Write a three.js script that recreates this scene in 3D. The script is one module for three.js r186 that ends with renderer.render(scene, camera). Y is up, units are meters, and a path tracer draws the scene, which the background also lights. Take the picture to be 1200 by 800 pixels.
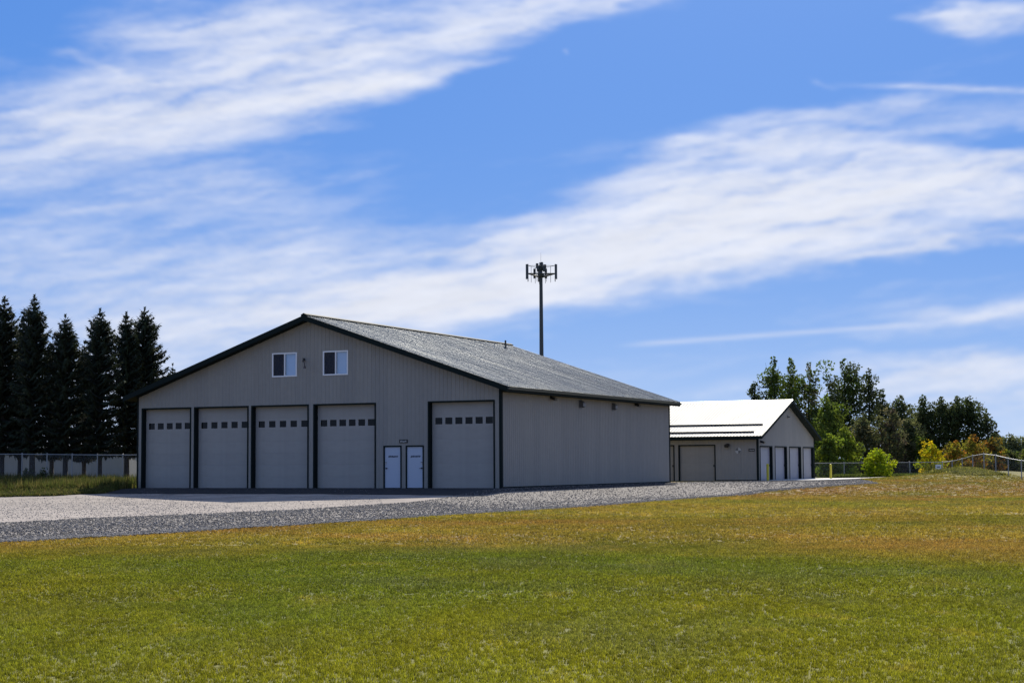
import * as THREE from 'three';
import { mergeGeometries } from 'three/addons/utils/BufferGeometryUtils.js';
import { ImprovedNoise } from 'three/addons/math/ImprovedNoise.js';

// ---------------------------------------------------------------- camera, sky, sun, exposure
const F = 1956.8, PITCH = 0.0741, ROLL = -0.006, EYE = 1.1254;      // focal length in photo pixels (1200 x 800)
const renderer = new THREE.WebGLRenderer();
renderer.setSize(1024, 682);
renderer.toneMapping = THREE.LinearToneMapping;
renderer.toneMappingExposure = 1.5;
renderer.shadowMap.enabled = true;
const scene = new THREE.Scene();
const camera = new THREE.PerspectiveCamera(2 * Math.atan(400 / F) * 180 / Math.PI, 1024 / 682, 0.5, 6000);
camera.position.set(0, EYE, 0);
camera.rotation.order = 'YXZ';
camera.rotation.set(PITCH, 0, ROLL);

const TO_SUN = new THREE.Vector3(0.20, 1, -1.19).normalize();
const sun = new THREE.DirectionalLight(new THREE.Color().setRGB(1, 0.94, 0.82), 5.0);
sun.name = 'sun';
sun.position.copy(TO_SUN).multiplyScalar(300).add(new THREE.Vector3(0, 0, -70));
sun.target.position.set(0, 0, -70);
sun.castShadow = true;
sun.shadow.mapSize.set(4096, 4096);
Object.assign(sun.shadow.camera, { left: -90, right: 90, top: 120, bottom: -90, near: 20, far: 700 });
scene.add(sun, sun.target);

// photo pixel -> direction (x right, y up, d forward)
function ray(u, v) {
  const a = u - 600, b = v - 400, cr = Math.cos(ROLL), sr = Math.sin(ROLL);
  const x = (cr * a + sr * b) / F, y = -(-sr * a + cr * b) / F, c = Math.cos(PITCH), s = Math.sin(PITCH);
  return [x, c * y + s, c - s * y];
}
const sm = (t) => { t = Math.min(1, Math.max(0, t)); return t * t * (3 - 2 * t); };
const lerp = (a, b, t) => a + (b - a) * t;
function rng(seed) { let s = seed >>> 0; return () => { s = (s + 0x6D2B79F5) | 0; let t = Math.imul(s ^ (s >>> 15), 1 | s); t = (t + Math.imul(t ^ (t >>> 7), 61 | t)) ^ t; return ((t ^ (t >>> 14)) >>> 0) / 4294967296; }; }
const PN = new ImprovedNoise();
const n3 = (x, y, z) => PN.noise(x, y, z);
function fbm3(x, y, z, o) { let a = 0, g = 0.5; for (let i = 0; i < o; i++) { a += g * n3(x, y, z); x = x * 2.03 + 7.1; y = y * 2.03 + 3.7; z = z * 2.03 + 5.3; g *= 0.55; } return a; }

{ // cirrus sky; soft banks at the directions where the photograph shows them, the same kind of streaks all round
  const W = 4096, Hh = 2048, data = new Float32Array(W * Hh * 4);
  // photo x, y, half-length, half-width, slope (up to the right), amount
  const banks = [
    [170, 105, 300, 80, 0.20, .38], [430, 55, 280, 66, 0.24, .46], [660, 12, 150, 20, 0.22, .62], [40, 150, 150, 30, 0.12, .30], [460, 96, 110, 9, .14, .55], [330, 122, 150, 14, .16, .35], [250, 20, 170, 22, .12, .22], [90, 72, 60, 6, -.3, .3],
    [15, 30, 80, 60, 0, -.35], [330, 172, 150, 11, 0.12, -.22], [600, 118, 120, 40, 0.25, -.6], [860, 60, 230, 60, 0.02, -.7], [760, 100, 130, 40, .2, -.4], [120, 190, 240, 26, .08, .22],
    [120, 262, 330, 44, 0.05, .24], [140, 325, 340, 46, 0.0, .40], [400, 300, 230, 30, 0.10, .24], [300, 218, 140, 14, .08, .22], [560, 225, 140, 30, 0.18, -.25], [180, 385, 280, 34, 0, .48], [120, 243, 60, 3, .12, .22],
    [880, 172, 170, 22, 0.16, .60], [830, 215, 170, 26, .16, .42], [1080, 205, 220, 46, 0.10, .62], [760, 275, 220, 38, 0.20, .62], [600, 335, 230, 34, 0.14, .78], [1110, 103, 130, 4, -0.03, .55], [990, 130, 160, 14, .08, .38], [960, 245, 320, 36, .14, .52], [460, 350, 180, 20, .08, .42], [950, 96, 40, 6, -.3, .35], [1010, 88, 40, 4, .1, .3],
    [1185, 160, 80, 9, 0.05, -.6], [920, 188, 70, 7, .02, -.3], [870, 120, 80, 18, .1, -.25], [700, 262, 90, 5, .05, -.2],
    [1010, 335, 230, 10, 0.17, -.5], [1180, 308, 90, 11, 0.10, -.75], [800, 396, 200, 11, 0.08, -.6], [620, 408, 90, 8, .12, -.35], [1080, 292, 170, 8, .14, .4], [940, 347, 170, 7, .18, .32],
    [960, 285, 300, 26, .12, .42], [1150, 470, 260, 40, 0, .35], [60, 470, 260, 50, 0, .4], [1155, 20, 70, 17, 0.03, 1.05], [1100, 12, 40, 8, 0, .5], [1160, 362, 130, 15, 0.12, .62], [662, 61, 5.5, 3, -0.25, .75], [850, 55, 60, 4, -.05, .22],
    [1130, 430, 200, 26, .06, .45], [950, 440, 130, 20, .02, -.2], [300, 440, 280, 30, 0, .5], [1100, 403, 160, 7, .05, -.3],
  ];
  const c = Math.cos(PITCH), s = Math.sin(PITCH), cr = Math.cos(ROLL), sr = Math.sin(ROLL);
  for (let j = Hh / 2 - 4; j < Hh; j++) {
    const el = ((j + 0.5) / Hh - 0.5) * Math.PI, y = Math.sin(el), ce = Math.cos(el);
    for (let i = 0; i < W; i++) {
      const az = ((i + 0.5) / W - 0.5) * 2 * Math.PI, x = ce * Math.cos(az), z = ce * Math.sin(az), d = -z;
      const yt = y - 0.13 * x;                                           // streaks climb a little to the east
      const lowf = n3(x * 1.7 + 3.1, yt * 5 + 1.3, z * 1.7) * .75 + n3(x * 3.9, yt * 11 + 4.4, z * 3.9 + 8.2) * .4;
      let inView = 0, ctl = 0, thin = 0, wisp = 0;
      if (d > 0.5) {
        const dz = c * d + s * y, dy = c * y - s * d, a = F * x / dz, b = -F * dy / dz;
        const u = 600 + cr * a - sr * b, v = 400 + sr * a + cr * b;
        inView = sm((u + 320) / 300) * sm((1520 - u) / 300) * sm((v + 260) / 240);
        if (inView > 0) {
          const wx = fbm3(u / 150, v / 50, 3.3, 4) * 60, wy = fbm3(u / 120, v / 45, 9.1, 4) * 26; wisp = fbm3(u / 115 + 2, (v + .17 * u + wy) / 15, 5.5, 4) + .5 * fbm3(u / 40, (v + .12 * u) / 5.5, 1.5, 2);
          for (const [bx, by, rx, ry, sl, amp] of banks) {
            const q = rx < 40 || ry < 6 ? 0.12 : 1, dx = u + wx * q - bx, dyy = v + wy * q - by + sl * dx, e = (dx / rx) ** 2 + (dyy / ry) ** 2;
            if (e < 6) ctl += amp * Math.exp(-e);
          }
          const lu = u - 905, lv = v - 392 + lu * 0.072;                  // old vapour trail
          thin = 0.42 * Math.exp(-((lv / 2.6) ** 2)) * sm((lu + 190) / 60) * sm((190 - lu) / 60);
        }
      }
      const st = fbm3(x * 11 + 2, yt * 62 + lowf, z * 11, 6), fine = fbm3(x * 30, yt * 210 + st * 2, z * 30 + 4, 3);
      let dens = lerp(0.30 + lowf * 0.85, 0.085 + ctl * (0.92 + .62 * wisp) + .13 * wisp, inView) + st * lerp(0.50, .34, inView) + fine * 0.14;
      dens = dens < 0 ? 0 : dens;
      const D = Math.min(0.97, 1 - Math.exp(-1.9 * dens * dens - .22 * dens) + thin);
      const g = Math.exp(-Math.max(0, y) * 9);                            // paler air low down
      const deep = Math.exp(-Math.max(0, y) * 2.2);
      const br = lerp(0.035, 0.052, deep) + 0.48 * Math.exp(-Math.max(0, y) * 12), bg = lerp(0.18, 0.255, deep) + 0.42 * Math.exp(-Math.max(0, y) * 10.5), bb = lerp(0.58, 0.84, deep) + g * 0.08;
      const ca = Math.max(0, x * TO_SUN.x + y * TO_SUN.y + z * TO_SUN.z), glow = 0.35 * Math.pow(ca, 24) + 0.10 * Math.pow(ca, 4);
      const shade = 1 + 0.10 * fine + 0.08 * st, k = (j * W + i) * 4;
      data[k] = lerp(br, 0.75 * shade, D) + glow; data[k + 1] = lerp(bg, 0.78 * shade, D) + glow; data[k + 2] = lerp(bb, 0.88 * shade, D) + glow * .9; data[k + 3] = 1;
    }
  }
  for (let j = 0; j < Hh / 2 - 4; j++) for (let i = 0; i < W; i++) { const k = (j * W + i) * 4; data[k] = 0.16; data[k + 1] = 0.17; data[k + 2] = 0.14; data[k + 3] = 1; }
  const tex = new THREE.DataTexture(data, W, Hh, THREE.RGBAFormat, THREE.FloatType);
  tex.mapping = THREE.EquirectangularReflectionMapping; tex.magFilter = THREE.LinearFilter; tex.needsUpdate = true;
  scene.background = tex; scene.environment = tex;
  scene.backgroundIntensity = scene.environmentIntensity = 1 / renderer.toneMappingExposure;   // a sunlit day: the sun far outshines the sky
}


// ---------------------------------------------------------------- helpers
const taken = new Map();
function numbered(name) { const k = taken.get(name) ?? 0; taken.set(name, k + 1); return k ? `${name}_${String(k).padStart(3, '0')}` : name; }
function tag(o, label, category, group) { o.userData.label = label; o.userData.category = category; if (group) o.userData.group = group; return o; }
function shadows(o) { o.traverse((m) => { if (m.isMesh) { m.castShadow = true; m.receiveShadow = true; } }); return o; }
function thing(name, label, category, x, y, d, turn = 0, group) {
  const o = new THREE.Group(); o.name = numbered(name); o.position.set(x, y, -d); o.rotation.y = turn; scene.add(o);
  return tag(o, label, category, group);
}
function part(name, geo, mat, parent) { const m = new THREE.Mesh(geo, mat); m.name = name; m.castShadow = m.receiveShadow = true; parent.add(m); return m; }
function sub(name, parent) { const g = new THREE.Group(); g.name = name; parent.add(g); return g; }
function structure(name, geo, mat) { const m = part(name, geo, mat, scene); m.userData.kind = 'structure'; return m; }
function boxG(x0, x1, y0, y1, z0, z1) { const g = new THREE.BoxGeometry(x1 - x0, y1 - y0, z1 - z0); g.translate((x0 + x1) / 2, (y0 + y1) / 2, (z0 + z1) / 2); return g; }
function rod(a, b, r0, r1 = r0, n = 6) {
  const A = new THREE.Vector3(...a), B = new THREE.Vector3(...b), L = A.distanceTo(B), g = new THREE.CylinderGeometry(r1, r0, L, n, 1);
  g.applyQuaternion(new THREE.Quaternion().setFromUnitVectors(new THREE.Vector3(0, 1, 0), B.clone().sub(A).normalize()));
  g.translate((A.x + B.x) / 2, (A.y + B.y) / 2, (A.z + B.z) / 2); return g;
}
function quads(list) { // list of [a,b,c,d] corner triples, flat shaded
  const p = new Float32Array(list.length * 18), uv = new Float32Array(list.length * 12); let k = 0, q = 0;
  for (const [a, b, c, d] of list) for (const v of [a, b, c, a, c, d]) { p.set(v, k); k += 3; uv[q++] = v[0] - v[2]; uv[q++] = v[1]; }
  const g = new THREE.BufferGeometry(); g.setAttribute('position', new THREE.BufferAttribute(p, 3)); g.setAttribute('uv', new THREE.BufferAttribute(uv, 2)); g.computeVertexNormals(); return g;
}
const C = (r, g, b) => new THREE.Color().setRGB(r, g, b);
// periodic noise for textures
function tile(seed) { const r = rng(seed), N = 256, t = new Float32Array(N * N).map(() => r()); return (x, y, per) => { const xi = Math.floor(x), yi = Math.floor(y), fx = sm(x - xi), fy = sm(y - yi), at = (i, j) => t[(((j % per) + per) % per) * N % (N * N) + (((i % per) + per) % per)]; return lerp(lerp(at(xi, yi), at(xi + 1, yi), fx), lerp(at(xi, yi + 1), at(xi + 1, yi + 1), fx), fy); }; }
function texture(size, metres, fn, srgb = false) {
  const data = new Uint8Array(size * size * 4);
  for (let j = 0; j < size; j++) for (let i = 0; i < size; i++) { const c = fn(i / size, j / size), k = (j * size + i) * 4; for (let q = 0; q < 3; q++) data[k + q] = Math.max(0, Math.min(255, Math.round((c.length ? c[q] : c) * 255))); data[k + 3] = 255; }
  const t = new THREE.DataTexture(data, size, size); t.wrapS = t.wrapT = THREE.RepeatWrapping; t.magFilter = THREE.LinearFilter; t.minFilter = THREE.LinearMipmapLinearFilter; t.generateMipmaps = true;
  t.repeat.set(1 / metres, 1 / metres); if (srgb) t.colorSpace = THREE.SRGBColorSpace; t.needsUpdate = true; return t;
}
const toS = (x) => x <= 0.0031308 ? 12.92 * x : 1.055 * Math.pow(x, 1 / 2.4) - 0.055;

// ---------------------------------------------------------------- terrain
function table(pts) { return (x) => { if (x <= pts[0][0]) return pts[0][1]; for (let i = 1; i < pts.length; i++) if (x <= pts[i][0]) { const [a, b] = pts[i - 1], [c, d] = pts[i]; return lerp(b, d, (x - a) / (c - a)); } return pts[pts.length - 1][1]; }; }
const brow = table([[-80, 100], [-40, 95], [-20, 89.5], [-10, 84.5], [-0.5, 81], [5, 92], [9.7, 102], [12, 103.5], [20, 106.5], [32, 108], [70, 113]]);
const run = table([[-30, 13], [0, 13], [5, 13], [12, 19], [20, 28], [40, 34]]);
function ground(x, d) {
  let y = -0.48 * sm((brow(x) - d) / run(x));
  y += 0.15 * sm((d - 88) / 12) * sm((-x - 21) / 8);
  y += 0.56 * Math.exp(-(((x - 33) / 5.5) ** 2) - (((d - 116) / 6.5) ** 2));
  const open = sm((68 - d) / 20);
  y += open * (0.035 * n3(x * 0.09, d * 0.11, 2.2) + 0.02 * n3(x * 0.3, d * 0.3, 6.6));
  return y;
}
function onGround(u, v) { // where a photo pixel meets the ground
  const r = ray(u, v); let lo = 5, hi = 400;
  const f = (d) => EYE + r[1] / r[2] * d - ground(r[0] / r[2] * d, d);
  let a = lo; for (let d = 5; d < 400; d += 0.5) { if (f(d) < 0) { hi = d; lo = a; break; } a = d; }
  for (let k = 0; k < 24; k++) { const m = (lo + hi) / 2; if (f(m) < 0) hi = m; else lo = m; }
  return [r[0] / r[2] * lo, lo];
}
const xAt = (u, d) => { const r = ray(u, 548); return r[0] / r[2] * d; };
const yAt = (u, v, d) => { const r = ray(u, v); return EYE + r[1] / r[2] * d; };

const tn = tile(11);
function lofted(A, B, nu, nv, lift, wob = 0) { // sheet between two polylines of equal count, draped on the ground
  const pos = [], uv = [], idx = [], at = (L, t) => { const k = Math.min(L.length - 2, Math.floor(t * (L.length - 1))), f = t * (L.length - 1) - k; return [lerp(L[k][0], L[k + 1][0], f), lerp(L[k][1], L[k + 1][1], f)]; };
  for (let i = 0; i <= nu; i++) {
    const a = at(A, i / nu), b = at(B, i / nu);
    for (let j = 0; j <= nv; j++) {
      const t = j / nv; let x = lerp(a[0], b[0], t), d = lerp(a[1], b[1], t);
      const e = wob * (Math.max(0, 1 - t * 6) + Math.max(0, t * 6 - 5)) * (fbm3(x * 0.9, d * 0.5, 4.1, 3)); x += e * .4; d += e * 1.6;
      pos.push(x, ground(x, d) + lift, -d); uv.push(x, d);
      if (i < nu && j < nv) { const k = i * (nv + 1) + j; idx.push(k, k + nv + 1, k + 1, k + 1, k + nv + 1, k + nv + 2); }
    }
  }
  const g = new THREE.BufferGeometry(); g.setAttribute('position', new THREE.Float32BufferAttribute(pos, 3)); g.setAttribute('uv', new THREE.Float32BufferAttribute(uv, 2)); g.setIndex(idx); g.computeVertexNormals();
  if (g.attributes.normal.getY(Math.floor(pos.length / 6)) < 0) { for (let k = 0; k < idx.length; k += 3) [idx[k + 1], idx[k + 2]] = [idx[k + 2], idx[k + 1]]; g.setIndex(idx); g.computeVertexNormals(); }
  return g;
}

// lawn tone: green mown grass, with dry ochre and rust patches towards the driveway
const nearEdge = [[-160, 647], [0, 636.5], [120, 630], [250, 622], [380, 614], [500, 606], [600, 600], [700, 593.5], [800, 585.5], [900, 576.5], [970, 570.5], [1030, 566.5]].map(([u, v]) => onGround(u, v));
const farEdge = [...[[-160, 620], [0, 613], [120, 607], [250, 602], [350, 597.5], [440, 591.5], [505, 586]].map(([u, v]) => onGround(u, v)), [-0.2, 81.2], [4, 91], [9.5, 103.5], [16.5, 109.3], [24, 116]];
const edgeX = (L) => { const s = [...L].sort((p, q) => p[0] - q[0]); return table(s); };
const lawnEnd = edgeX(nearEdge);
function lawnTone(x, d) { // linear colour of the grass there
  const e = lawnEnd(x), toEdge = e - d;                                  // metres to the gravel
  const big = fbm3(x * 0.09 + 5, d * 0.05, 1.1, 3), mid = fbm3(x * 0.35, d * 0.17 + 9, 7.7, 3), sml = fbm3(x * 1.3, d * 0.7, 3.9, 3);
  const u = x / d * F;                                                   // bearing
  const start = table([[-20, 30.5], [-6, 31], [0, 31.5], [6, 27], [10, 25.5], [25, 26], [60, 28]])(x) + 3 * mid;
  let dry = sm((d - start + 2) / 5) * (0.62 + 0.9 * big + 0.5 * mid + .3 * sml);
  if (d > 95) dry *= 1 - 0.75 * sm((d - 104) / 6);
  dry += 0.30 * sm(mid * 2.4 - .25) * sm((d - 11) / 5) + 0.25 * sm(sml * 2.6 - .4);
  dry = Math.min(1, Math.max(0, dry));
  const rust = Math.min(1, Math.max(0, dry * (0.42 + 2.2 * fbm3(x * 0.16 + 2, d * 0.10, 12.2, 3) + .5 * sm((d - 62) / 20) * sm((x - 8) / 8)) ));
  const lush = sm(0.5 - 1.6 * big + 0.9 * mid);
  let c = [lerp(0.29, 0.195, lush), lerp(0.285, 0.235, lush), lerp(0.012, 0.014, lush)];
  c = [lerp(c[0], 0.43, dry), lerp(c[1], 0.31, dry), lerp(c[2], 0.030, dry)];
  c = [lerp(c[0], 0.37, rust * .75), lerp(c[1], 0.19, rust * .75), lerp(c[2], 0.035, rust * .75)];
  const grey = sm(2.2 * fbm3(x * 0.5 + 31, d * 0.28, 8.4, 3) + .1) * (1 - dry); c = [lerp(c[0], .17, grey * .35), lerp(c[1], .195, grey * .35), lerp(c[2], .045, grey * .35)];
  const k = .80 * (1 + 0.42 * sml + .25 * mid); return [c[0] * k, c[1] * k * .98, c[2] * k * 1.4, dry];
}
{ // ground: one sheet to the horizon
  const axis = (lo, hi, step, far) => { const a = []; for (let v = lo; v <= hi; v += step) a.push(v); let s = step; while (a[0] > -far) { s *= 1.35; a.unshift(a[0] - s); } s = step; while (a[a.length - 1] < far) { s *= 1.35; a.push(a[a.length - 1] + s); } return a; };
  const xs = axis(-45, 60, 0.75, 3000), ds = axis(4, 140, 0.75, 3000), pos = [], uv = [], col = [], idx = [];
  for (const d of ds) for (const x of xs) {
    const near = Math.abs(x) < 120 && d > -30 && d < 220, c = near ? lawnTone(x, d) : [0.12, 0.13, 0.03];
    pos.push(x, ground(x, d), -d); uv.push(x, d); col.push(c[0] * .62, c[1] * .58, c[2] * .8);
  }
  for (let j = 0; j < ds.length - 1; j++) for (let i = 0; i < xs.length - 1; i++) { const k = j * xs.length + i; idx.push(k, k + 1, k + xs.length, k + 1, k + xs.length + 1, k + xs.length); }
  const g = new THREE.BufferGeometry(); g.setAttribute('position', new THREE.Float32BufferAttribute(pos, 3)); g.setAttribute('uv', new THREE.Float32BufferAttribute(uv, 2)); g.setAttribute('color', new THREE.Float32BufferAttribute(col, 3)); g.setIndex(idx); g.computeVertexNormals();
  const map = texture(1024, 5, (u, v) => { const f = tn(u * 250, v * 250, 250), m = tn(u * 90, v * 90, 90), l = tn(u * 25, v * 25, 25), k = 0.55 + 0.5 * f * .6 + 0.35 * m + .15 * l; return [toS(k * .95), toS(k), toS(k * .9)]; }, true);
  structure('ground', g, new THREE.MeshStandardMaterial({ map, vertexColors: true, roughness: 1, bumpMap: map, bumpScale: 0.03 }));
}
// gravel drive, pale hard-packed yard, dark sheets painting in shade beside the large building, concrete pad
const gravelMap = texture(2048, 9, (u, v) => { const s = tn(u * 256 * 3 % 256, v * 256 * 3 % 256, 256), f = tn(u * 250, v * 250, 250), m = tn(u * 60, v * 60, 60), l = tn(u * 9, v * 9, 9), k = 0.045 + 0.13 * Math.pow(f, 2) + 0.12 * s * s + 0.03 * m + 0.03 * l; return [toS(k * 1.08), toS(k * 0.95), toS(k * 0.84)]; }, true);
const gravelBump = texture(1024, 4.5, (u, v) => tn(u * 200, v * 200, 200) * .7 + tn(u * 90, v * 90, 90) * .3);
const gravelMat = new THREE.MeshStandardMaterial({ map: gravelMap, bumpMap: gravelBump, bumpScale: 0.03, roughness: 0.95 });
structure('gravel_driveway', lofted(nearEdge, farEdge, 220, 26, 0.018, 0.55), gravelMat);
const yardMap = texture(2048, 16, (u, v) => { const f = tn(u * 256 * 2 % 256, v * 256 * 2 % 256, 256), m = tn(u * 100, v * 100, 100), l = tn(u * 22, v * 22, 22), w = tn(u * 8, v * 30, 30), k = 0.155 + 0.035 * f + 0.03 * m + 0.06 * l + 0.08 * (w - .5); return [toS(k * 1.08), toS(k * 0.92), toS(k * 0.79)]; }, true);
const yardMat = new THREE.MeshStandardMaterial({ map: yardMap, bumpMap: gravelBump, bumpScale: 0.004, roughness: 1 });
const yardBack = [[-160, 583.5], [0, 582], [60, 580.5], [120, 578], [157, 575.8]].map(([u, v]) => onGround(u, v)).concat([[-20.3, 91.3], [-10.4, 86.6], [-0.6, 81.9]]);
const yardFront = [...[[-160, 623], [0, 616], [90, 612], [180, 608], [260, 605], [350, 601], [440, 595], [505, 590]].map(([u, v]) => onGround(u, v))];
structure('dirt_yard', lofted(yardFront, yardBack, 140, 40, 0.010, 0.3), yardMat);
const shadeSheetMap = texture(1024, 6, (u, v) => { const f = tn(u * 250, v * 250, 250), m = tn(u * 40, v * 40, 40), k = 0.018 + 0.02 * f * f + 0.01 * m; return [toS(k), toS(k), toS(k * 1.06)]; }, true);  // near-black tone standing in for shade on the ground
const WD = [-0.90387, 0.42781], LD = [0.42781, 0.90387], R0 = [-0.5457, 81.605];
const onSite = (w, l) => [R0[0] + WD[0] * w + LD[0] * l, R0[1] + WD[1] * w + LD[1] * l];
structure('front_shade_sheet', lofted([22, 16, 10, 4, -2].map((w) => onSite(w, -6.2)), [22, 16, 10, 4, -.05].map((w) => onSite(w, 0.3)), 60, 14, 0.026, 0.25), new THREE.MeshPhysicalMaterial({ map: shadeSheetMap, bumpMap: gravelBump, bumpScale: 0.008, roughness: 1, specularIntensity: .25 }));  // dark sheet added to deepen the building's shadow before the doors
structure('side_shade_strip', lofted([-0.02, -0.02, -0.02].map((w, k) => onSite(w, [0, 12, 24.3][k])), [-2.0, -2.0, -2.0].map((w, k) => onSite(w, [-6.2, 7, 20][k])), 60, 6, 0.027, 0.2), scene.getObjectByName('front_shade_sheet').material);  // dark strip added to deepen the shadow along the side wall

// ---------------------------------------------------------------- building materials
const streaks = tile(29);
const panelNoise = texture(512, 6, (u, v) => { const k = 0.90 + 0.07 * streaks(u * 120, v * 6, 120) + 0.05 * streaks(u * 40, v * 40, 40) - .03; return [toS(k), toS(k), toS(k * .99)]; }, true);
const roofRough = texture(1024, 7, (u, v) => { const k = 0.22 + 0.30 * streaks(u * 2, v * 26, 26) * streaks(u * 5, v * 60, 60) + 0.02 * streaks(u * 60, v * 120, 120); return k; });
const roofDent = texture(512, 3, (u, v) => streaks(u * 3, v * 10, 60));
const siding = [[.285, .268, .240], [.297, .278, .247], [.276, .260, .234]].map((c) => new THREE.MeshPhysicalMaterial({ color: C(...c), map: panelNoise, roughness: 0.6, specularIntensity: .5 }));
const trimMat = new THREE.MeshPhysicalMaterial({ color: C(.007, .013, .012), roughness: 0.7, specularIntensity: .22 });
const roofMats = [[.125, .14, .136], [.142, .157, .152], [.110, .124, .120]].map((c) => new THREE.MeshStandardMaterial({ color: C(...c), metalness: .3, roughness: 1, roughnessMap: roofRough, bumpMap: roofDent, bumpScale: 0.002 }));
const chalkyRoof = [[.070, .078, .082], [.074, .082, .086]].map((c) => new THREE.MeshStandardMaterial({ color: C(...c), roughness: .60 }));
const doorMats = [[.345, .325, .296], [.354, .333, .303]].map((c) => new THREE.MeshPhysicalMaterial({ color: C(...c), map: panelNoise, roughness: 0.55, specularIntensity: .5 }));
const paleDoor = new THREE.MeshStandardMaterial({ color: C(.33, .325, .36), map: panelNoise, roughness: 0.45 });
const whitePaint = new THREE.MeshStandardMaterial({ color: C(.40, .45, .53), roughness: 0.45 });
const whiteVinyl = new THREE.MeshStandardMaterial({ color: C(.74, .74, .74), roughness: 0.35 });
const darkPane = new THREE.MeshPhysicalMaterial({ color: C(.004, .004, .005), roughness: 0.08, ior: 1.5, specularIntensity: .35 });
const clearPane = new THREE.MeshPhysicalMaterial({ color: C(.95, .97, 1), transmission: 1, thickness: 0, roughness: 0.02, ior: 1.9 });
const screenMat = new THREE.MeshStandardMaterial({ color: C(.035, .04, .05), roughness: 0.9 });
const backingMat = new THREE.MeshStandardMaterial({ color: C(.32, .40, .52), roughness: 0.8 });  // bluish sheet set behind one pane of each loft window
const steel = new THREE.MeshStandardMaterial({ color: C(.42, .43, .44), roughness: 0.4, metalness: 0.8 });
const blackMetal = new THREE.MeshStandardMaterial({ color: C(.012, .012, .013), roughness: 0.45 });
const bronze = new THREE.MeshStandardMaterial({ color: C(.06, .045, .038), roughness: 0.5 });
const inkMat = new THREE.MeshStandardMaterial({ color: C(.015, .018, .03), roughness: 0.6 });
const signWhite = new THREE.MeshStandardMaterial({ color: C(.42, .42, .40), roughness: 0.6 });
const hoodMat = new THREE.MeshStandardMaterial({ color: C(.13, .13, .13), roughness: 0.5, metalness: .3 });

// ribbed steel siding, one mesh per sheet; s runs along the wall, openings are [s0, s1, y0, y1]
function sidingWall(parent, len, top, openings, place, seed, base = 0.02) {
  const r = rng(seed), SHEET = 0.914, rib = 0.2285, hi = 0.014;
  const prof = (s) => { const q = ((s + 0.1) % rib + rib) % rib, a = Math.abs(q - rib / 2); return a > 0.034 ? 0 : a < 0.014 ? hi : hi * (0.034 - a) / 0.02; };
  for (let s0 = 0; s0 < len - 1e-6; s0 += SHEET) {
    const s1 = Math.min(len, s0 + SHEET), cols = new Set([s0, s1]);
    for (let c = Math.floor((s0 - 0.5) / rib) * rib - 0.1 + rib / 2; c < s1 + 0.1; c += rib) for (const o of [-0.034, -0.014, 0.014, 0.034]) if (c + o > s0 + .001 && c + o < s1 - .001) cols.add(c + o);
    for (const o of openings) for (const e of [o[0], o[1]]) if (e > s0 && e < s1) cols.add(e);
    const bends = top.bends ?? []; for (const e of bends) if (e > s0 && e < s1) cols.add(e);
    const xs = [...cols].sort((a, b) => a - b), list = [], lip = s0 > 0 ? 0.0015 : 0;
    for (let i = 0; i + 1 < xs.length; i++) {
      const a = xs[i], b = xs[i + 1], m = (a + b) / 2, cut = openings.filter((o) => o[0] < m && m < o[1]).sort((p, q) => p[2] - q[2]);
      let y = base; const seg = [];
      for (const o of cut) { if (o[2] > y + 0.01) seg.push([y, o[2]]); y = Math.max(y, o[3]); }
      seg.push([y, null]);
      for (const [y0, y1] of seg) { const ta = y1 ?? top(a), tb = y1 ?? top(b); if (Math.max(ta, tb) > y0 + 0.005) list.push([place(a, y0, prof(a) + lip), place(b, y0, prof(b) + lip), place(b, tb, prof(b) + lip), place(a, ta, prof(a) + lip)]); }
    }
    const mat = siding[Math.floor(r() * 3)], key = (v) => v.map((q) => q.toFixed(3)).join(), groups = [];   // pieces parted by an opening are sheets of their own
    for (const q of list) { const ks = q.map(key), hit = groups.filter((g) => ks.some((k) => g.keys.has(k))), g = hit[0] ?? { keys: new Set(), list: [] }; if (!hit.length) groups.push(g); g.list.push(q); ks.forEach((k) => g.keys.add(k)); for (const h of hit.slice(1)) { h.list.forEach((z) => g.list.push(z)); h.keys.forEach((k) => g.keys.add(k)); groups.splice(groups.indexOf(h), 1); } }
    for (const g of groups) part('siding_panel', quads(g.list), mat, parent);
  }
}
// ribbed roof sheets between ridge [p,y] and eave [p,y]; t runs along the ridge
function roofSlope(parent, ridge, eave, t0, t1, place, seed, mats = roofMats) {
  const r = rng(seed), SHEET = 0.914, rib = 0.2285, len = Math.hypot(eave[0] - ridge[0], eave[1] - ridge[1]), n = [-(eave[1] - ridge[1]) / len, (eave[0] - ridge[0]) / len];
  if (n[1] < 0) { n[0] *= -1; n[1] *= -1; }
  for (let a = t0; a < t1 - 1e-6; a += SHEET) {
    const b = Math.min(t1, a + SHEET), cols = [[a, 0]], jit = (r() - 0.5) * 0.004;
    for (let c = a + rib / 2; c < b - 0.05; c += rib) cols.push([c - 0.038, 0], [c - 0.013, 0.022], [c + 0.013, 0.022], [c + 0.038, 0]);
    cols.push([b, 0]);
    const pt = (col, k) => { const p = lerp(ridge[0], eave[0], k), y = lerp(ridge[1], eave[1], k), h = col[1] + 0.012 + jit * k; return place(p + n[0] * h, y + n[1] * h, col[0]); };
    const list = [];
    for (let i = 0; i + 1 < cols.length; i++) list.push([pt(cols[i], 0), pt(cols[i + 1], 0), pt(cols[i + 1], 1), pt(cols[i], 1)]);
    const g = quads(list), uv = g.attributes.uv; for (let q = 0; q < uv.count; q++) { const P = g.attributes.position; uv.setXY(q, P.getX(q) * place.ux + P.getZ(q) * place.uz + 0, P.getX(q) * place.uz + P.getZ(q) * place.ux); }
    part('roof_panel', g, mats[Math.floor(r() * mats.length)], parent);
  }
}
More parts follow.
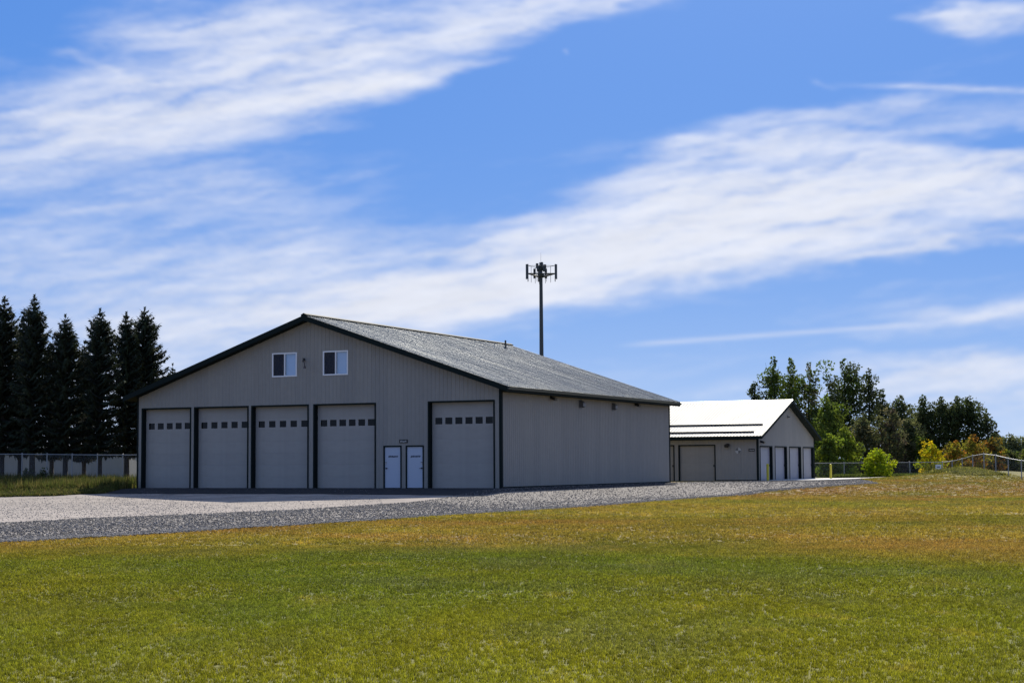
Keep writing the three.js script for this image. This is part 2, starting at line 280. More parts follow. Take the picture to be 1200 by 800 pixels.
function prism(poly, t0, t1, place) { // polygon in (p, y) swept along the ridge
  const list = [], A = poly.map(([p, y]) => place(p, y, t0)), B = poly.map(([p, y]) => place(p, y, t1)), n = poly.length;
  for (let i = 0; i < n; i++) { const j = (i + 1) % n; list.push([A[i], A[j], B[j], B[i]]); }
  list.push([A[0], A[3], A[2], A[1]], [B[0], B[1], B[2], B[3]]);
  return quads(list);
}
// sectional overhead door set back in its opening; at(s, y, out) -> local point of the wall
function overheadDoor(parent, s0, s1, h, at, o) {
  const door = sub('overhead_door', parent), tw = 0.075, back = -o.recess, bx = (a, b, y0, y1, z0, z1) => { const g = boxG(0, b - a, y0, y1, z0, z1), p = g.attributes.position; for (let i = 0; i < p.count; i++) { const q = at(a + p.getX(i), p.getY(i), p.getZ(i)); p.setXYZ(i, ...q); } g.computeVertexNormals(); return g.toNonIndexed ? (() => { const f = g.toNonIndexed(); f.computeVertexNormals(); return f; })() : g; };
  // face trim and jamb liners
  part('jamb', bx(s0, s0 + tw, 0.0, h + tw, back - .02, 0.032), trimMat, door);
  part('jamb', bx(s1 - tw, s1, 0.0, h + tw, back - .02, 0.032), trimMat, door);
  part('header', bx(s0 + tw, s1 - tw, h, h + tw, back - .02, 0.030), trimMat, door);
  const a = s0 + tw + 0.004, b = s1 - tw - 0.004, sh = (h - 0.02) / o.sections;
  for (let k = 0; k < o.sections; k++) {
    const y0 = 0.02 + k * sh + 0.0012, y1 = 0.02 + (k + 1) * sh - 0.0012, mat = o.mats[k % o.mats.length];
    if (o.windows && k === o.row) {
      const n = o.windows, w = 0.40, hgt = 0.335, m = 0.17, step = (b - a - w - 2 * m) / (n - 1), yc = (y0 + y1) / 2, list = [];
      let e = a;
      for (let i = 0; i < n; i++) { const w0 = a + m + i * step; list.push(bx(e, w0, y0, y1, back - 0.05, back)); list.push(bx(w0, w0 + w, y0, yc - hgt / 2, back - 0.05, back), bx(w0, w0 + w, yc + hgt / 2, y1, back - 0.05, back)); e = w0 + w;
        part('window_pane', bx(w0 + .002, w0 + w - .002, yc - hgt / 2 + .002, yc + hgt / 2 - .002, back - 0.034, back - 0.022), darkPane, door); }
      list.push(bx(e, b, y0, y1, back - 0.05, back));
      part('door_section', mergeGeometries(list), mat, door);
    } else part('door_section', bx(a, b, y0, y1, back - 0.05, back), mat, door);
  }
  part('bottom_seal', bx(a, b, 0.0, 0.018, back - 0.045, back - .008), blackMetal, door);
  if (o.handle) part('handle', bx(o.handle > 0 ? b - .12 : a + .06, o.handle > 0 ? b - .06 : a + .12, 0.95, 1.10, back + .001, back + 0.03), blackMetal, door);
  return door;
}
function lampHead(name, parent, at, s, y, mat, size = 1) { // small sloped wall lantern
  const g = sub(name, parent), q = (a, b, c) => at(s + a * size, y + b * size, c * size);
  part('bracket', quads([[q(-.06, -.02, .002), q(.06, -.02, .002), q(.06, .14, .002), q(-.06, .14, .002)], [q(-.06, -.02, .03), q(.06, -.02, .03), q(.06, .14, .03), q(-.06, .14, .03)], [q(-.06, -.02, .002), q(-.06, .14, .002), q(-.06, .14, .03), q(-.06, -.02, .03)], [q(.06, -.02, .002), q(.06, .14, .002), q(.06, .14, .03), q(.06, -.02, .03)]]), mat, g);
  const h = [[q(-.12, .0, .03), q(.12, 0, .03), q(.12, -.10, .26), q(-.12, -.10, .26)], [q(-.12, .12, .03), q(.12, .12, .03), q(.14, .03, .30), q(-.14, .03, .30)], [q(-.14, .03, .30), q(.14, .03, .30), q(.12, -.10, .26), q(-.12, -.10, .26)], [q(-.12, 0, .03), q(-.12, .12, .03), q(-.14, .03, .30), q(-.12, -.10, .26)], [q(.12, 0, .03), q(.12, .12, .03), q(.14, .03, .30), q(.12, -.10, .26)]];
  part('lamp_head', quads(h), mat, g);
  return g;
}
const strokes = (parent, name, at, s0, s1, y0, y1, slant, mat, seed, out, solid) => { // writing too small to read in the photograph, as short marks
  const r = rng(seed), list = []; let s = s0;
  while (Math.abs(s - s0) < Math.abs(s1 - s0)) { const dir = Math.sign(s1 - s0), w = (0.018 + r() * 0.02) * dir, k = (y1 - y0) * slant * dir, a = y0 + (r() < .25 ? -.02 : 0), b = y1 - (r() < .3 ? .02 : 0); list.push([at(s, a, out), at(s + w, a, out), at(s + w + k, b, out), at(s + k, b, out)]); if (r() < solid) list.push([at(s, (a + b) / 2 - .008, out), at(s + w * 2.2, (a + b) / 2 - .008, out), at(s + w * 2.2 + k / 2, (a + b) / 2 + .012, out), at(s + k / 2, (a + b) / 2 + .012, out)]); s += w + (0.012 + r() * 0.016) * dir; }
  return part(name, quads(list), mat, parent);
};

// ---------------------------------------------------------------- the large pole building
{
  const W = 21.986, L = 23.946, HR = 5.156, E0 = 0.58, OF = 0.58, OB = 0.43, SL = 0.3402, XR = W / 2 + 0.02, YR = HR + SL * XR, SLL = (YR - HR) / (W - XR);
  const b = thing('pole_building', 'large beige gabled metal building with five tall overhead doors and dark green trim', 'building', R0[0], 0, R0[1], -0.4421);
  const front = (s, y, o) => [-s, y, o], side = (s, y, o) => [o, y, -s], back = (s, y, o) => [-s, y, -L - o], west = (s, y, o) => [-W - o, y, -s];
  const roofY = (s) => s < XR ? HR + SL * s : HR + SLL * (W - s), topG = (s) => roofY(s) - 0.24; topG.bends = [XR];
  const doors = [[18.45, 21.73, 5], [14.77, 18.26, 5], [11.05, 14.60, 5], [7.05, 10.77, 6], [0.35, 4.06, 6]];
  const man = [[5.57, 6.60], [4.30, 5.32]], wins = [[11.77, 13.30], [8.68, 10.19]];
  const open = [...doors.map((d) => [d[0] + .02, d[1] - .02, 0, 4.27 + .05]), ...man.map((m) => [m[0] + .02, m[1] - .02, 0, 2.15]), ...wins.map((w) => [w[0] + .02, w[1] - .02, 5.82, 7.04])];
  sidingWall(b, W, topG, open, front, 1);
  sidingWall(b, L, () => HR - 0.2, [], side, 2);
  sidingWall(b, W, topG, [], back, 3); sidingWall(b, L, () => HR - 0.2, [], west, 4);
  // corner and base trim
  part('corner_trim', mergeGeometries([boxG(-0.11, 0.034, 0, 4.98, 0.0, 0.034), boxG(0.0, 0.034, 0, 4.95, -0.11, 0.0)]), trimMat, b);
  part('corner_trim', mergeGeometries([boxG(-W - .034, -W + .06, 0, 4.98, 0.0, 0.034), boxG(-W - .034, -W, 0, 4.95, -0.11, 0.0)]), trimMat, b);
  part('corner_trim', boxG(0.0, 0.034, 0, 4.95, -L - .034, -L + 0.11), trimMat, b);
  part('base_trim', boxG(0.001, 0.03, 0.0, 0.09, -L + .115, -0.115), trimMat, b);
  part('eave_trim', boxG(0.001, 0.032, 4.72, 4.90, -L + .115, -0.115), trimMat, b);
  // overhead doors
  doors.forEach(([a, c, n]) => overheadDoor(b, a, c, 4.27, front, { recess: 0.30, sections: 7, row: 5, windows: n, mats: doorMats }));
  // white steel doors with dark frames
  man.forEach(([a, c], i) => {
    const d = sub('steel_door', b), fx = (s0, s1, y0, y1, z0, z1) => boxG(-s1, -s0, y0, y1, z0, z1);
    part('frame', mergeGeometries([fx(a, a + .06, 0.03, 2.16, -.08, .036), fx(c - .06, c, 0.03, 2.16, -.08, .036), fx(a + .06, c - .06, 2.09, 2.16, -.08, .034)]), trimMat, d);
    part('leaf', fx(a + .064, c - .064, .045, 2.085, -.06, -.015), whitePaint, d);
    part('threshold', fx(a, c, 0.0, .028, -.08, .06), bronze, d);
    const hs = i === 0 ? c - .13 : a + .13, hd = i === 0 ? -1 : 1;
    part('lever_handle', mergeGeometries([fx(hs - .03, hs + .03, .98, 1.06, -.014, .004), fx(Math.min(hs, hs + hd * .12), Math.max(hs, hs + hd * .12), 1.005, 1.03, .006, .03)]), blackMetal, d);
    part('deadbolt', fx(hs - .028, hs + .028, 1.22, 1.275, -.014, .008), steel, d);
    part('keypad', fx(hs - .05, hs + .05, 1.30, 1.33, -.014, .004), hoodMat, d);
    strokes(d, 'lettering', front, c - .26, a + .22, 1.56, 1.66, .25, inkMat, 61 + i, -.012, .9);
  });
  { const s = sub('address_sign', b); part('plate', boxG(-5.69, -5.20, 2.28, 2.46, .022, .034), blackMetal, s); strokes(s, 'lettering', front, 5.63, 5.26, 2.33, 2.41, 0, signWhite, 77, .037, .5); }
  // sliding windows of the loft
  wins.forEach(([a, c]) => {
    const w = sub('window', b), y0 = 5.80, y1 = 7.06, m = (a + c) / 2, fx = (s0, s1, p, q, z0, z1) => boxG(-s1, -s0, p, q, z0, z1);
    part('frame', mergeGeometries([fx(a, a + .07, y0, y1, -.06, .04), fx(c - .07, c, y0, y1, -.06, .04), fx(a + .07, c - .07, y0, y0 + .07, -.06, .038), fx(a + .07, c - .07, y1 - .07, y1, -.06, .038), fx(m - .03, m + .03, y0 + .07, y1 - .07, -.05, .025)]), whiteVinyl, w);
    part('pane', fx(a + .072, m - .032, y0 + .072, y1 - .072, -.022, -.016), clearPane, w);
    part('backing', fx(a + .072, m - .032, y0 + .072, y1 - .072, -.12, -.115), backingMat, w);
    part('pane', fx(m + .032, c - .072, y0 + .072, y1 - .072, -.032, -.026), darkPane, w);
    part('insect_screen', fx(m + .032, c - .072, y0 + .072, y1 - .072, -.012, -.010), new THREE.MeshStandardMaterial({ color: C(.03, .035, .05), roughness: .8, transparent: true, opacity: .55 }), w);
  });
  { // gooseneck lamp between the windows
    const g = sub('gooseneck_lamp', b), cv = new THREE.CatmullRomCurve3([[-11.33, 6.66, .02], [-11.30, 6.64, .18], [-11.16, 6.56, .34], [-11.06, 6.42, .42], [-11.04, 6.30, .43]].map((p) => new THREE.Vector3(...p)));
    part('wall_mount', boxG(-11.39, -11.29, 6.60, 6.74, .002, .07), blackMetal, g);
    part('knuckle', rod([-11.31, 6.63, .12], [-11.20, 6.56, .3], .055, .05, 8), blackMetal, g);
    part('arm', new THREE.TubeGeometry(cv, 16, .026, 6), bronze, g);
    part('lamp_shade', rod([-11.04, 6.18, .43], [-11.04, 6.32, .43], .075, .035, 10), bronze, g);
  }
  // lamps and vents high on the side wall
  lampHead('flood_lamp', b, side, 5.95, 4.58, blackMetal, 1.1); lampHead('flood_lamp', b, side, 18.1, 4.60, blackMetal, 1.1);
  for (const s of [9.9, 14.6]) {
    const v = sub('vent_hood', b), q = (a, c, o) => side(s + a, 4.42 + c, o);
    part('flange', quads([[q(-.2, -.26, .022), q(.2, -.26, .022), q(.2, .24, .022), q(-.2, .24, .022)]]), hoodMat, v);
    part('hood', quads([[q(-.17, .2, .024), q(.17, .2, .024), q(.17, .06, .24), q(-.17, .06, .24)], [q(-.17, .06, .24), q(.17, .06, .24), q(.17, -.14, .24), q(-.17, -.14, .24)], [q(-.17, .2, .024), q(-.17, .06, .24), q(-.17, -.14, .24), q(-.17, -.2, .024)], [q(.17, .2, .024), q(.17, .06, .24), q(.17, -.14, .24), q(.17, -.2, .024)]]), hoodMat, v);
  }
  // roof
  const place = (p, y, t) => [-p, y, -t]; place.ux = 1; place.uz = 0;
  const ye = HR - SL * E0, yw = HR - SLL * E0, th = 0.23;
  part('roof_deck', prism([[-E0 + .03, ye + .006], [XR, YR - .004], [XR, YR - th], [-E0 + .03, ye - th]], -OF + .03, L + OB - .03, place), trimMat, b);
  part('roof_deck', prism([[XR, YR - .004], [W + E0 - .03, yw + .006], [W + E0 - .03, yw - th], [XR, YR - th]], -OF + .03, L + OB - .03, place), trimMat, b);
  roofSlope(b, [XR, YR], [-E0 - .02, ye - .007], -OF, L + OB, place, 5);
  roofSlope(b, [XR, YR], [W + E0 + .02, yw - .007], -OF, L + OB, place, 6);
  for (const [t0, t1] of [[-OF - .012, -OF + .028], [L + OB - .028, L + OB + .012]]) {
    part('rake_trim', prism([[-E0, ye + .022], [XR, YR + .018], [XR, YR - th - .03], [-E0, ye - th - .026]], t0, t1, place), trimMat, b);
    part('rake_trim', prism([[XR, YR + .018], [W + E0, yw + .022], [W + E0, yw - th - .026], [XR, YR - th - .03]], t0, t1, place), trimMat, b);
  }
  part('eave_fascia', prism([[-E0 - .005, ye - .02], [-E0 + .028, ye - .02], [-E0 + .028, ye - th - .03], [-E0 - .005, ye - th - .03]], -OF + .03, L + OB - .03, place), trimMat, b);
  part('eave_fascia', prism([[W + E0 + .005, yw - .02], [W + E0 - .028, yw - .02], [W + E0 - .028, yw - th - .03], [W + E0 + .005, yw - th - .03]], -OF + .03, L + OB - .03, place), trimMat, b);
  part('gutter', prism([[-E0 - .008, ye - .035], [-E0 - .12, ye - .035], [-E0 - .10, ye - .15], [-E0 - .008, ye - .15]], -OF + .05, L + OB - .05, place), new THREE.MeshStandardMaterial({ color: C(.03, .038, .036), roughness: .4 }), b);
  part('ridge_cap', mergeGeometries([prism([[XR - .16, YR - .16 * SL + .012], [XR - .16, YR - .16 * SL + .105], [XR, YR + .13], [XR, YR + .03]], -OF - .02, L + OB + .02, place), prism([[XR, YR + .03], [XR, YR + .13], [XR + .16, YR - .16 * SLL + .105], [XR + .16, YR - .16 * SLL + .012]], -OF - .02, L + OB + .02, place)]), trimMat, b);
  { const v = sub('vent_pipe', b), y = HR + SL * 9.6; part('pipe', rod([-9.6, y - .05, -20.6], [-9.6, y + .52, -20.6], .055, .055, 10), blackMetal, v); part('flashing', rod([-9.6, y - .02, -20.6], [-9.6, y + .10, -20.6], .17, .07, 12), blackMetal, v); }
  shadows(b);
}

// ---------------------------------------------------------------- the smaller storage building
{
  const [ox, od] = [16.204, 110.479], W = 14.0, L = 24, HR = 3.14, E0 = 0.5, OF = 0.45, SL = 0.343, XR = W / 2, YR = HR + SL * XR;
  const b = thing('storage_building', 'smaller beige metal garage with sun-bright roof, snow guards and four pale doors in its gable', 'building', ox, 0, od, -0.4421);
  const eave = (s, y, o) => [-s, y, o], gable = (s, y, o) => [o, y, -s];
  const topG = (s) => (s < XR ? HR + SL * s : HR + SL * (W - s)) - 0.2; topG.bends = [XR];
  const garage = [[2.93, 5.55], [5.83, 8.45], [8.73, 11.35]], units = [[0.42, 3.27], [3.88, 6.79], [7.43, 10.39], [10.95, 13.80]];
  sidingWall(b, L, () => HR - 0.16, garage.map((g) => [g[0] + .02, g[1] - .02, 0, 2.40]), eave, 11);
  sidingWall(b, W, topG, units.map((g) => [g[0] + .02, g[1] - .02, 0, 2.30]), gable, 12);
  sidingWall(b, L, () => HR - 0.16, [], (s, y, o) => [-s, y, -W - o], 13); sidingWall(b, W, topG, [], (s, y, o) => [-L - o, y, -s], 14);
  garage.forEach(([a, c]) => overheadDoor(b, a, c, 2.36, eave, { recess: 0.12, sections: 4, mats: [siding[0], siding[1]], handle: -1 }));
  units.forEach(([a, c]) => overheadDoor(b, a, c, 2.26, gable, { recess: 0.16, sections: 4, mats: [paleDoor], handle: 1 }));
  part('corner_trim', mergeGeometries([boxG(-0.09, 0.034, 0, 2.98, 0, 0.034), boxG(0, .034, 0, 2.98, -.12, 0)]), trimMat, b);
  part('corner_trim', boxG(0, .034, 0, 2.98, -W - .034, -W + .08), trimMat, b);
  part('base_trim', boxG(-2.9, -.095, 0, .08, .001, .03), trimMat, b);
  part('eave_trim', boxG(-L, -.095, 2.74, 2.95, .001, .032), trimMat, b);
  lampHead('wall_lamp', b, eave, 2.07, 2.34, blackMetal, 1.1); lampHead('wall_lamp', b, gable, 0.62, 2.56, blackMetal, 1.0);
  { const s = sub('round_sign', b), cx = -1.34, cy = 2.02, disc = (a0, a1, m, o) => { const g = new THREE.CircleGeometry(.19, 8, a0, a1); g.translate(cx, cy, o); return part('sign_quarter', g, m, s); };
    const pl = new THREE.CylinderGeometry(.20, .20, .012, 24); pl.rotateX(Math.PI / 2); pl.translate(cx, cy, .03); part('plate', pl, signWhite, s);
    disc(Math.PI / 2, Math.PI / 2, hoodMat, .0385); disc(-Math.PI / 2, Math.PI / 2, hoodMat, .0385); }
  { const s = sub('address_sign', b); part('plate', boxG(-.63, -.2, 1.95, 2.14, .022, .034), blackMetal, s); strokes(s, 'lettering', eave, .56, .28, 2.01, 2.08, 0, signWhite, 78, .037, .6); }
  { const s = sub('security_camera', b); part('camera_body', boxG(.03, .2, 4.36, 4.44, -7.18, -7.08), hoodMat, s); part('bracket', boxG(.0, .05, 4.32, 4.48, -7.2, -7.06), hoodMat, s); }
  // roof: ridge runs along x
  const place = (p, y, t) => [-t, y, -p]; place.ux = 0; place.uz = 1;
  const ye = HR - SL * E0, th = 0.17;
  part('roof_deck', prism([[-E0 + .03, ye + .006], [XR, YR - .004], [XR, YR - th], [-E0 + .03, ye - th]], -OF + .03, L + OF - .03, place), trimMat, b);
  part('roof_deck', prism([[XR, YR - .004], [W + E0 - .03, ye + .006], [W + E0 - .03, ye - th], [XR, YR - th]], -OF + .03, L + OF - .03, place), trimMat, b);
  roofSlope(b, [XR, YR], [-E0 - .02, ye - .007], -OF, L + OF, place, 15, chalkyRoof); roofSlope(b, [XR, YR], [W + E0 + .02, ye - .007], -OF, L + OF, place, 16, chalkyRoof);
  for (const [t0, t1] of [[-OF - .012, -OF + .028], [L + OF - .028, L + OF + .012]]) {
    part('rake_trim', prism([[-E0, ye + .012], [XR, YR + .008], [XR, YR - th - .02], [-E0, ye - th - .02]], t0, t1, place), trimMat, b);
    part('rake_trim', prism([[XR, YR + .008], [W + E0, ye + .012], [W + E0, ye - th - .02], [XR, YR - th - .02]], t0, t1, place), trimMat, b);
  }
  part('eave_fascia', prism([[-E0 - .005, ye - .02], [-E0 + .028, ye - .02], [-E0 + .028, ye - th - .03], [-E0 - .005, ye - th - .03]], -OF + .03, L + OF - .03, place), trimMat, b);
  part('ridge_cap', mergeGeometries([prism([[XR - .25, YR - .25 * SL + .03], [XR, YR + .06], [XR, YR + .04], [XR - .25, YR - .25 * SL + .022]], -OF - .02, L + OF + .02, place), prism([[XR, YR + .06], [XR + .25, YR - .25 * SL + .03], [XR + .25, YR - .25 * SL + .022], [XR, YR + .04]], -OF - .02, L + OF + .02, place)]), steel, b);
  for (const [p, t0] of [[1.70, 0.15], [0.20, 0.30]]) { // snow guard rails
    const g = sub('snow_guard', b), y = HR + SL * p;
    part('rail', prism([[p - .025, y + .012], [p + .025, y + .03], [p + .025, y + .135], [p - .025, y + .117]], t0, L, place), blackMetal, g);
    const f = []; for (let t = t0 + .1; t < L; t += 0.914) f.push(prism([[p - .08, y - .02], [p + .08, y + .03], [p + .08, y + .06], [p - .08, y + .02]], t, t + .05, place)); part('rail_feet', mergeGeometries(f), blackMetal, g);
  }
  shadows(b);
  // concrete pad in front of the gable doors
  const on = (s, o) => [ox + LD[0] * s + 0.90387 * o, od + LD[1] * s - 0.42781 * o];
  structure('concrete_pad', lofted([[-.3, 0.05], [5, .05], [10, .05], [14.5, .05]].map((q) => on(...q)), [[2.2, 3.4], [6, 4.0], [11, 5.6], [14.5, 6.4]].map((q) => on(...q)), 30, 10, 0.05), new THREE.MeshStandardMaterial({ color: C(.58, .56, .53), roughness: .9 }));
}

// ---------------------------------------------------------------- communications tower
{
  const d = 218, x = xAt(635.6, d), y0 = ground(x, d), yP = yAt(636, 321.5, d) - y0, m = new THREE.MeshStandardMaterial({ color: C(.045, .05, .055), roughness: .6 });
  const t = thing('cell_tower', 'tall slim dark monopole tower with antenna platform rising behind the large building', 'tower', x, y0, d, 0.06);
  part('pole', rod([0, 0, 0], [0, yP + 0.6, 0], .36, .21, 16), m, t);
  part('base_flange', rod([0, 0, 0], [0, .12, 0], .55, .55, 16), m, t);
  const R = 1.95, pl = sub('platform', t), corner = [0, 1, 2].map((k) => { const a = k * 2.0944 + 0.5236; return [Math.cos(a) * R * 1.05, Math.sin(a) * R * 1.05]; });
  part('collar', rod([0, yP - .25, 0], [0, yP + .12, 0], .42, .42, 12), m, pl);
  for (let k = 0; k < 3; k++) {
    const a = corner[k], b = corner[(k + 1) % 3];
    part('face_beam', rod([a[0], yP, a[1]], [b[0], yP, b[1]], .09, .09, 6), m, pl);
    part('strut', rod([0, yP - .42, 0], [a[0], yP, a[1]], .10, .08, 6), m, pl);
    part('strut', rod([0, yP - .3, 0], [(a[0] + b[0]) / 2, yP, (a[1] + b[1]) / 2], .08, .06, 6), m, pl);
    part('handrail', rod([a[0], yP + 1.05, a[1]], [b[0], yP + 1.05, b[1]], .03, .03, 5), m, pl);
    for (let i = 0; i < 4; i++) {
      const f = (i + 0.12) / 3.24, px = lerp(a[0], b[0], f), pz = lerp(a[1], b[1], f), nx = px / Math.hypot(px, pz), nz = pz / Math.hypot(px, pz), big = i === 0 || i === 3, ox = px + nx * .12, oz = pz + nz * .12;
      const an = sub('antenna', t);
      part('mount_pipe', rod([ox, yP - 1.05, oz], [ox, yP + (big ? 1.2 : 1.1), oz], .03, .03, 6), m, an);
      if (big || (k + i) % 3 === 0) { const g = new THREE.BoxGeometry(.30, big ? 1.95 : 1.3, .13); g.rotateY(-Math.atan2(nz, nx) + Math.PI / 2); g.translate(ox + nx * .14, yP + .25, oz + nz * .14); part('panel', g, m, an); }
    }
  }
  const rr = rng(5);
  for (let i = 0; i < 11; i++) { const a = i * 1.9, q = .28 + rr() * .34, g = new THREE.BoxGeometry(.26 + rr() * .12, .42 + rr() * .3, .2); g.rotateY(a); g.translate(Math.cos(a) * q, yP + .55 + rr() * .85, Math.sin(a) * q); part('radio_unit', g, m, t); }
  part('top_section', rod([0, yP + .4, 0], [0, yP + 1.45, 0], .2, .16, 10), m, t);
  part('lightning_rod', rod([0, yP + 1.4, 0], [0, yP + 2.9, 0], .018, .01, 5), m, t);
  shadows(t);
}

// ---------------------------------------------------------------- fences of galvanised wire
const galv = new THREE.MeshStandardMaterial({ color: C(.27, .28, .285), roughness: .5, metalness: .35 });
function wireBay(a, b, ya, yb, h) { // woven diagonal wires between two posts
  const list = [], len = Math.hypot(b[0] - a[0], b[1] - a[1]), step = 0.075, r = 0.0015, at = (s, y) => [lerp(a[0], b[0], s / len), lerp(ya, yb, s / len) + y, -lerp(a[1], b[1], s / len)];
  for (const dir of [1, -1]) for (let s = -h; s < len + h; s += step) {
    let s0 = s, s1 = s + dir * h, y0 = 0.04, y1 = h;
    const clip = (v) => Math.min(len, Math.max(0, v)), c0 = clip(s0), c1 = clip(s1); if (c0 === c1) continue;
    y0 = 0.04 + (h - 0.04) * (c0 - s0) / (s1 - s0); y1 = 0.04 + (h - 0.04) * (c1 - s0) / (s1 - s0);
    const A = at(c0, y0), B = at(c1, y1), o = dir * 0.002;
    list.push([[A[0], A[1] - r, A[2] + o], [B[0], B[1] - r, B[2] + o], [B[0], B[1] + r, B[2] + o], [A[0], A[1] + r, A[2] + o]]);
  }
  return quads(list);
}
function fence(name, label, pts, h, tall = 0.06, yFn = ground) {
  const f = thing(name, label, 'fence', 0, 0, 0), r = rng(91);
  pts.forEach(([x, d], i) => {
    const y = yFn(x, d);
    const p = part('post', rod([x, y - .1, -d], [x, y + h + tall * .6, -d], .034, .034, 8), galv, f);
    const cap = new THREE.SphereGeometry(.042, 8, 5); cap.translate(x, y + h + tall * .6, -d); part('post_cap', cap, galv, f);
    if (i + 1 < pts.length) {
      const [x2, d2] = pts[i + 1], y2 = yFn(x2, d2);
      part('top_rail', rod([x, y + h, -d], [x2, y2 + h, -d2], .024, .024, 6), galv, f);
      part('chain_link_mesh', wireBay([x, d], [x2, d2], y, y2, h - .02), galv, f).userData.kind = 'stuff';
    }
  });
  return f;
}
{
  const a = [-18.9, 93.4], b = [xAt(-90, 96.6), 96.6], n = 10, p = []; for (let i = 0; i <= n; i++) p.push([lerp(a[0], b[0], i / n), lerp(a[1], b[1], i / n)]);
  fence('chain_link_fence', 'tall galvanised chain link fence running under the row of dark spruces', p, 1.84);
}
const fenceTurn = [xAt(1105, 128), 128];
{
  const p = [], s = [xAt(951, 127.5), 127.5]; for (let i = 0; i <= 4; i++) p.push([lerp(s[0], fenceTurn[0], i / 4), lerp(s[1], fenceTurn[1], i / 4)]);
  for (let k = 1; k <= 9; k++) p.push([fenceTurn[0] - 0.05 * k, 128 - 3.0 * k]);
  fence('chain_link_fence', 'low chain link fence beside the storage building that climbs over a grassy mound', p, 1.16);
  const g = thing('fence_sign', 'small white sign hanging on the low fence near the yellow bushes', 'sign', fenceTurn[0] - .35, ground(...fenceTurn) + .42, 127.9);
  part('plate', boxG(-.22, .22, 0, .56, .03, .045), whiteVinyl, g); part('print', boxG(-.13, .13, .34, .42, .046, .049), hoodMat, g);
}

// ---------------------------------------------------------------- bollards
const yellowPaint = new THREE.MeshStandardMaterial({ color: C(.55, .47, .03), roughness: .5 });
for (const [x, d, h, label] of [[16.87, 110.72, 1.12, 'yellow bollard standing at the corner door of the storage building'], [22.8, 120.0, 1.06, 'yellow bollard standing alone on concrete before the low fence']]) {
  const t = thing('bollard', label, 'bollard', x, ground(x, d) + .02, d, 0, 'yellow bollards');
  part('pipe', rod([0, 0, 0], [0, h - .05, 0], .085, .085, 16), yellowPaint, t);
  const c = new THREE.SphereGeometry(.085, 16, 8, 0, Math.PI * 2, 0, Math.PI / 2); c.scale(1, .6, 1); c.translate(0, h - .05, 0); part('domed_cap', c, yellowPaint, t);
}

// ---------------------------------------------------------------- pale shed beyond the spruces
{
  const d = 128, x0 = xAt(-70, d), x1 = xAt(150, d), g = 0.15, t = thing('pale_shed', 'long low pale shed seen between the spruce trunks', 'shed', (x0 + x1) / 2, g, d), hw = (x1 - x0) / 2;
  for (let k = 0; k < 10; k++) { const a = -hw + 2 * hw * k / 10; part('siding_panel', boxG(a + .002, a + 2 * hw / 10 - .002, 0, 2.5, -.06, 0), siding[k % 3], t); }
  part('wall', boxG(-hw, hw, 0, 2.48, -6, -.07), siding[0], t);
  part('roof', quads([[[-hw - .3, 2.45, .35], [hw + .3, 2.45, .35], [hw + .3, 3.4, -3], [-hw - .3, 3.4, -3]], [[-hw - .3, 3.4, -3], [hw + .3, 3.4, -3], [hw + .3, 2.45, -6.35], [-hw - .3, 2.45, -6.35]]]), steel, t);
}

// ---------------------------------------------------------------- trees
const barkTex = texture(256, 1, (u, v) => { const k = .6 + .4 * tn(u * 40, v * 8, 40); return [toS(k), toS(k), toS(k)]; }, true);
const bark = new THREE.MeshStandardMaterial({ color: C(.055, .045, .036), map: barkTex, roughness: 1 }), barkPale = new THREE.MeshStandardMaterial({ color: C(.13, .115, .095), map: barkTex, roughness: 1 });
const leafMat = new THREE.MeshPhysicalMaterial({ vertexColors: true, roughness: 0.9, transmission: 0.5, thickness: 0, specularIntensity: .12 });
const needleMat = new THREE.MeshPhysicalMaterial({ vertexColors: true, roughness: 0.95, transmission: 0.18, thickness: 0, specularIntensity: .3 });
class Leaves { // many small two-sided faces in one part
  constructor() { this.p = []; this.c = []; }
  quad(a, b, c, d, col) { this.p.push(...a, ...b, ...c, ...a, ...c, ...d); for (let i = 0; i < 6; i++) this.c.push(...col); }
  tri(a, b, c, col) { this.p.push(...a, ...b, ...c); for (let i = 0; i < 3; i++) this.c.push(...col); }
  leaf(x, y, z, s, r, col) { // a small diamond, any way up
    const th = r() * 6.283, u = r() * 2 - 1, q = Math.sqrt(1 - u * u), nx = q * Math.cos(th), ny = u * .8 + .2, nz = q * Math.sin(th);
    let ax = -nz, az = nx, al = Math.hypot(ax, az) || 1; ax /= al; az /= al; const ra = r() * 6.283, bx = ny * az, by = nz * ax - nx * az, bz = -ny * ax, bl = Math.hypot(bx, by, bz) || 1;
    const c = Math.cos(ra), sn = Math.sin(ra), e = [(ax * c + bx / bl * sn) * s, (by / bl * sn) * s, (az * c + bz / bl * sn) * s], f = [(-ax * sn + bx / bl * c) * s * .62, (by / bl * c) * s * .62, (-az * sn + bz / bl * c) * s * .62];
    this.quad([x - e[0], y - e[1], z - e[2]], [x - f[0], y - f[1], z - f[2]], [x + e[0], y + e[1], z + e[2]], [x + f[0], y + f[1], z + f[2]], col);
  }
  geometry() { const g = new THREE.BufferGeometry(); g.setAttribute('position', new THREE.Float32BufferAttribute(this.p, 3)); g.setAttribute('color', new THREE.Float32BufferAttribute(this.c, 3)); g.computeVertexNormals(); return g; }
}
const limb = (list, pts, r0, r1) => { for (let i = 0; i + 1 < pts.length; i++) { const n = pts.length - 1; list.push(rod(pts[i], pts[i + 1], lerp(r0, r1, i / n), lerp(r0, r1, (i + 1) / n), 6)); } };

